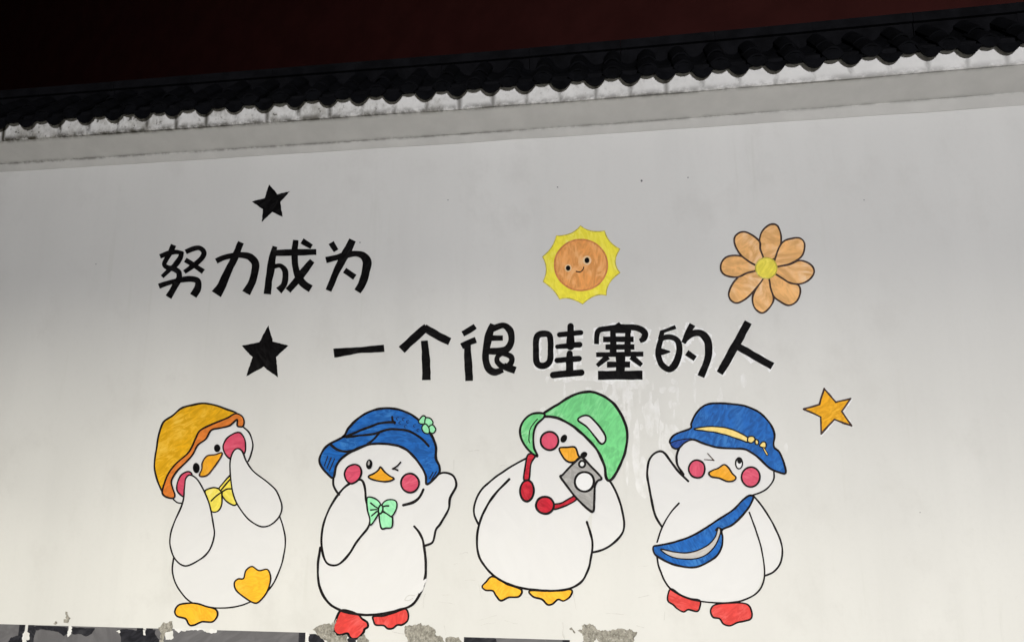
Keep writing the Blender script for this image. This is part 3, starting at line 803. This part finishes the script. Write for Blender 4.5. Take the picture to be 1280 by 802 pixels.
for p in ([(630,125),(655,92),(675,105),(668,135),(645,140)], [(672,105),(700,108),(715,135),(690,160),(668,140)], [(690,160),(712,145),(732,172),(715,195),(695,185)], [(650,160),(670,140),(692,165),(690,195),(662,190)]):
    M.part('flower_petal', h(p), MINT, lw=1.8, parent=ht)
M.part('cheek', h([(195,430),(215,392),(255,378),(285,392),(293,430),(275,470),(235,490),(205,470)]), PINK, lw=2.4)
M.part('cheek', h(ell(580, 487, 53, 56)), PINK, lw=2.4)
e = M.part('eye', h(ell(340, 377, 19, 29, 0.1)), BLACK, closed_line=False)
M.part('eye_glint', h(ell(338, 370, 6, 13, 0.1)), GREY, closed_line=False, parent=e)
M.part('winking_eye', lines=[h([(525,365),(505,388),(478,403)]), h([(478,403),(495,406),(508,412)])], lw=2.0)
M.part('beak', h([(407,393),(430,420),(460,445),(486,460),(470,472),(430,478),(380,472),(345,460),(338,447),(370,430),(395,410)]), BEAK, lw=2.2)
bw = M.part('bow_tie', h([(328,578),(350,570),(385,585),(408,615),(400,660),(350,735),(343,690),(330,640)]), MINT, lw=2.0, extra=[h([(350,605),(375,625),(392,635)]), h([(350,645),(385,642)]), h([(355,680),(385,655)])])
M.part('bow_loop', h([(412,620),(440,590),(480,585),(502,600),(500,640),(470,685),(440,665),(418,645)]), MINT, lw=2.0, parent=bw, extra=[h([(415,630),(435,622),(455,622)])])
M.part('bow_tail', h([(405,665),(430,660),(470,685),(478,690),(474,745),(440,752),(412,752),(400,690)]), MINT, lw=2.0, parent=bw)
M.part('bow_knot', h(ell(408, 642, 13, 26, 0.2)), MINT, lw=2.0, parent=bw)

# ---------------- duck with green cap and camera
M = Mural('painted_duck', 'white painted duck in green cap holding a grey camera', 'painted duck', (672, 752), 'painted ducks on the wall')
v = V(580, 480, 2.764); h = V(640, 480, 4.718)
M.part('body', v([(225,250),(250,200),(260,130),(340,110),(430,170),(490,280),(500,330),(470,400),(425,475),(443,540),(440,590),(425,650),(395,690),(340,710),(260,710),(180,698),(110,665),(60,610),(45,550),(50,490),(35,440),(40,400),(110,320),(170,280)]), WHITE, closed_line=False)
M.part('foot', v([(100,663),(75,683),(63,698),(75,710),(100,712),(112,730),(128,746),(155,735),(190,732),(198,708),(150,690)]), FOOTY, lw=2.4)
M.part('foot', v([(228,712),(300,713),(368,708),(368,730),(345,747),(325,742),(305,758),(288,760),(270,742),(238,732)]), FOOTY, lw=2.4)
M.part('wing', v([(225,250),(170,280),(110,320),(60,365),(37,415),(36,450),(50,482),(80,420),(115,370),(157,328)]), WHITE,
       lines=[v([(228,248),(170,280),(110,320),(60,365),(37,415),(36,450),(50,482)])], lw=2.6)
M.part('wing', v([(480,335),(500,330),(522,365),(545,430),(552,500),(520,545),(480,570),(443,580),(440,520),(445,430),(455,360)]), WHITE,
       lines=[v([(500,328),(522,365),(545,430),(552,500),(520,545),(480,570),(443,580)])], lw=2.8)
M.part('body_outline',
       lines=[[(a, b2, 2.9) for a, b2 in v([(157,328),(115,370),(80,420),(52,485),(45,550),(60,610),(110,665),(180,698),(260,710),(340,710),(395,690),(425,650),(440,590),(443,540),(425,475)])]], lw=2.8)
hs = M.part('headset', h([(95,415),(140,418),(112,470),(100,565),(70,560),(78,490)]), CRIM, lw=2.2)
M.part('ear_pad', h(ell(89, 627, 40, 62, 0.05)), CRIM, lw=2.8, parent=hs)
M.part('headset_arm', h([(240,710),(290,700),(340,672),(375,655),(380,678),(345,702),(290,725),(245,735)]), CRIM, lw=2.2, parent=hs)
M.part('ear_pad', h(ell(195, 712, 53, 50, 0.1)), CRIM, lw=2.8, parent=hs)
ht = M.part('cap', h([(187,172),(270,120),(360,65),(450,45),(530,65),(600,115),(650,190),(678,280),(672,380),(640,470),(600,545),(572,568),(555,548),(545,480),(510,400),(450,325),(370,255),(300,212),(240,192),(195,190)]), GREEN, lw=3.4)
M.part('brim', h([(185,172),(120,175),(70,215),(48,270),(60,330),(95,385),(150,425),(130,370),(128,300),(145,240),(190,195)]), GREEN, lw=2.8, parent=ht, extra=[[(a, b2, 1.4) for a, b2 in h([(150,205),(110,260),(100,320),(105,345)])]])
M.part('cap_opening', h([(390,212),(415,188),(455,188),(500,230),(535,275),(552,310),(548,340),(525,350),(490,310),(440,250)]), WHITE, lw=2.4, parent=ht)
M.part('cheek', h(ell(222, 333, 53, 54)), PINK, lw=2.6)
M.part('eye', h(ell(306, 320, 18, 25, 0.5)), BLACK, closed_line=False)
M.part('eye', h(ell(424, 416, 22, 17, -0.6)), BLACK, closed_line=False)
M.part('beak', h([(280,378),(325,372),(372,372),(390,415),(400,435),(365,458),(330,455),(300,425)]), BEAK, lw=2.4)
cm = M.part('camera', h([(400,432),(420,435),(470,488),(528,552),(505,570),(488,610),(485,690),(482,742),(462,745),(400,690),(340,620),(288,548),(300,532),(350,480)]), GREY, lw=2.8)
M.part('lens', h(ell(427, 574, 56, 57)), EYEW, lw=3.0, parent=cm)
M.part('flash', h(ell(414, 470, 18, 19)), EYEW, lw=2.6, parent=cm)

# ---------------- winking duck with blue brimmed hat and sling bag
M = Mural('painted_duck', 'white painted waving duck in blue brimmed hat with sling bag', 'painted duck', (895, 778), 'painted ducks on the wall')
v = V(790, 490, 2.672); h = V(800, 490, 6.168); z = V(800, 600, 4.221)
M.part('body', v([(165,180),(150,215),(158,255),(185,300),(150,375),(110,430),(85,500),(85,560),(110,630),(150,672),(210,692),(280,703),(360,697),(405,675),(435,620),(440,560),(425,490),(400,400),(400,350),(445,325),(470,300),(475,255),(400,190),(300,160),(220,155)]), WHITE, closed_line=False)
M.part('foot', z([(165,572),(148,600),(148,635),(175,655),(195,675),(230,692),(255,680),(300,690),(315,670),(315,632),(260,622),(210,600)]), RED, lw=2.2)
M.part('foot', z([(395,655),(372,685),(385,720),(420,728),(440,755),(475,765),(515,748),(545,742),(585,728),(588,690),(560,650),(470,645)]), RED, lw=2.2)
M.part('wing', h([(370,682),(300,615),(235,530),(190,470),(150,455),(100,480),(68,540),(58,640),(72,740),(110,860),(150,1010),(250,920),(330,800)]), WHITE,
       lines=[[(a, b2, 2.9) for a, b2 in h([(372,684),(300,615),(235,530),(190,470),(150,455),(100,480),(65,540),(56,640),(72,740)])+z([(70,150),(90,205),(115,243)])]], lw=2.8)
M.part('wing', z([(598,80),(650,145),(710,245),(748,345),(742,430),(705,480),(660,502),(655,440),(620,300),(585,180)]), WHITE,
       lines=[z([(598,80),(650,145),(710,245),(748,345),(742,430),(705,480),(660,502)])], lw=2.4)
M.part('body_outline',
       lines=[z([(205,120),(165,165),(120,240),(90,325)]), z([(90,405),(105,470),(155,565),(250,620),(350,640),(450,645),(540,632),(608,598),(645,550),(657,480),(640,360),(610,260),(576,168)]),
              [(a, b2, 2.8) for a, b2 in h([(300,430),(282,490),(290,560),(335,632)])], h([(1032,612),(1030,670),(985,735),(930,770),(870,790)])], lw=2.1)
bg_ = M.part('sling_bag', z([(598,88),(575,80),(540,105),(490,155),(400,215),(330,260),(260,298),(180,325),(100,342),(72,348),(72,375),(95,402),(170,440),(260,458),(330,445),(400,400),(430,350),(436,300),(432,262),(480,238),(530,195),(575,140)]), BLUE, lw=2.6, extra=[z([(432,258),(412,250),(400,262)])])
M.part('bag_pocket', z([(412,252),(395,300),(350,345),(270,378),(190,378),(110,362),(150,395),(210,412),(290,412),(350,390),(395,345),(420,290),(424,262)]), LGREY, lw=1.8, parent=bg_)
ht = M.part('hat', h([(240,400),(230,375),(270,325),(385,280),(395,240),(430,165),(500,100),(600,85),(720,92),(830,112),(930,165),(1000,240),(1035,320),(1030,415),(1075,465),(1110,550),(1120,622),(1060,612),(1000,585),(930,520),(860,465),(790,435),(640,430),(520,405),(410,365),(340,390),(295,432),(255,425)]), BLUE, lw=2.6)
M.part('brim_lining', h([(236,392),(300,368),(400,358),(345,385),(295,430),(255,424)]), BLUED, lw=1.4, parent=ht)
bd = M.part('hat_band', h([(415,285),(470,270),(560,263),(680,278),(780,318),(835,355),(828,385),(760,362),(680,335),(580,310),(490,298)]), BAND, lw=1.8, parent=ht)
M.part('band_bow', h([(830,380),(835,345),(870,340),(885,365),(860,390)]), BAND, lw=1.8, parent=ht)
M.part('band_bow', h([(885,375),(895,362),(912,378),(908,402),(888,398)]), BAND, lw=1.8, parent=ht)
M.part('band_bow', h([(920,410),(945,382),(968,390),(968,425),(940,425)]), BAND, lw=1.8, parent=ht)
M.part('band_tail', h([(945,428),(958,432),(985,480),(972,482)]), BAND, lw=1.2, parent=ht)
M.part('cheek', h([(373,590),(395,540),(438,523),(485,545),(498,595),(480,645),(440,658),(395,640)]), PINK, lw=2.2)
M.part('cheek', h(ell(852, 652, 70, 76)), PINK, lw=2.2)
e = M.part('eye', h(ell(762, 547, 26, 42)), EYEW, lw=1.8)
M.part('pupil', h(ell(765, 528, 18, 22)), BLACK, closed_line=False, parent=e)
M.part('winking_eye', lines=[h([(520,470),(545,498),(570,524)]), h([(570,524),(535,520),(495,518)])], lw=1.0, lmat=BROWN)
M.part('beak', h([(530,622),(560,600),(600,585),(645,558),(680,580),(710,625),(738,655),(720,680),(670,685),(610,660),(550,650)]), BEAK, lw=2.0)

# ------------------------------------------------------------------ street lamps behind the photographer
def area(name, loc, target, sx, sy, power, color):
    ld = bpy.data.lights.new(name, 'AREA'); ld.shape = 'RECTANGLE'; ld.size = sx; ld.size_y = sy
    ld.energy = power; ld.color = color
    o = bpy.data.objects.new(name, ld); o.location = loc
    o.rotation_euler = (Vector(target)-Vector(loc)).to_track_quat('-Z', 'Y').to_euler()
    col.objects.link(o)
    return o
def lens_mat(name, colr, st):
    m, nt, b = new_mat(name)
    b.inputs['Base Color'].default_value = (*colr, 1); b.inputs['Emission Color'].default_value = (*colr, 1)
    b.inputs['Emission Strength'].default_value = st
    return m

# lamp with a hood that keeps its light off the upper wall
LX, LY, LZ = -2.5, -9.2, 4.98
hood = empty('street_lamp', (LX, LY-0.5, 0))
tag(hood, 'grey street lamp with a long hood facing the mural wall', 'street lamp')
base = (LX, LY-0.5, 0)
mb = MB(); mb.tube([(LX, LY-0.5, 0), (LX, LY-0.5, 0.5), (LX, LY-0.5, LZ+0.2)], [0.09, 0.06, 0.05]); link_obj('pole', mb.mesh('pole', [MATS['lamp_metal']], base, True), hood)
mb = MB()
mb.box((LX-0.75, LY-0.55, LZ+0.22), (LX+0.75, LY+0.62, LZ+0.25))
mb.box((LX-0.75, LY+0.60, LZ-0.08), (LX+0.75, LY+0.62, LZ+0.219))
mb.box((LX-0.75, LY-0.12, LZ+0.02), (LX+0.75, LY-0.10, LZ+0.219))
link_obj('hood', mb.mesh('hood', [MATS['lamp_metal']], base), hood)
mb = MB(); mb.box((LX-0.6, LY-0.09, LZ+0.05), (LX+0.6, LY-0.03, LZ+0.17))
link_obj('lens', mb.mesh('lens', [lens_mat('warm_lens', LOW_COLOR, 3.0)], base), hood)
lo = area('street_lamp_light', (LX, LY-0.01, LZ+0.12), (LX+0.5, LY+3, LZ-0.9), 1.1, 0.145, LOW_POWER, LOW_COLOR)
lo.parent = hood; lo.location = Vector(lo.location)-Vector(base)

# plain lamp further off to the right
RX, RY, RZ = 1.9, -11.5, 3.1
open_ = empty('street_lamp', (RX, RY, 0))
tag(open_, 'tall grey street lamp with a bare square lens', 'street lamp')
base = (RX, RY, 0)
mb = MB(); mb.tube([(RX, RY, 0), (RX, RY, 0.5), (RX, RY, RZ+0.3)], [0.10, 0.07, 0.05]); link_obj('pole', mb.mesh('pole', [MATS['lamp_metal']], base, True), open_)
mb = MB(); mb.box((RX-0.25, RY+0.06, RZ-0.18), (RX+0.25, RY+0.14, RZ+0.18)); link_obj('lamp_head', mb.mesh('lamp_head', [MATS['lamp_metal']], base), open_)
mb = MB(); mb.box((RX-0.2, RY+0.142, RZ-0.15), (RX+0.2, RY+0.16, RZ+0.15)); link_obj('lens', mb.mesh('lens', [lens_mat('cool_lens', HIGH_COLOR, 3.0)], base), open_)
lo = area('street_lamp_light', (RX, RY+0.18, RZ), (0.5, 0, 3.2), 0.4, 0.3, HIGH_POWER, HIGH_COLOR)
lo.parent = open_; lo.location = Vector(lo.location)-Vector(base)
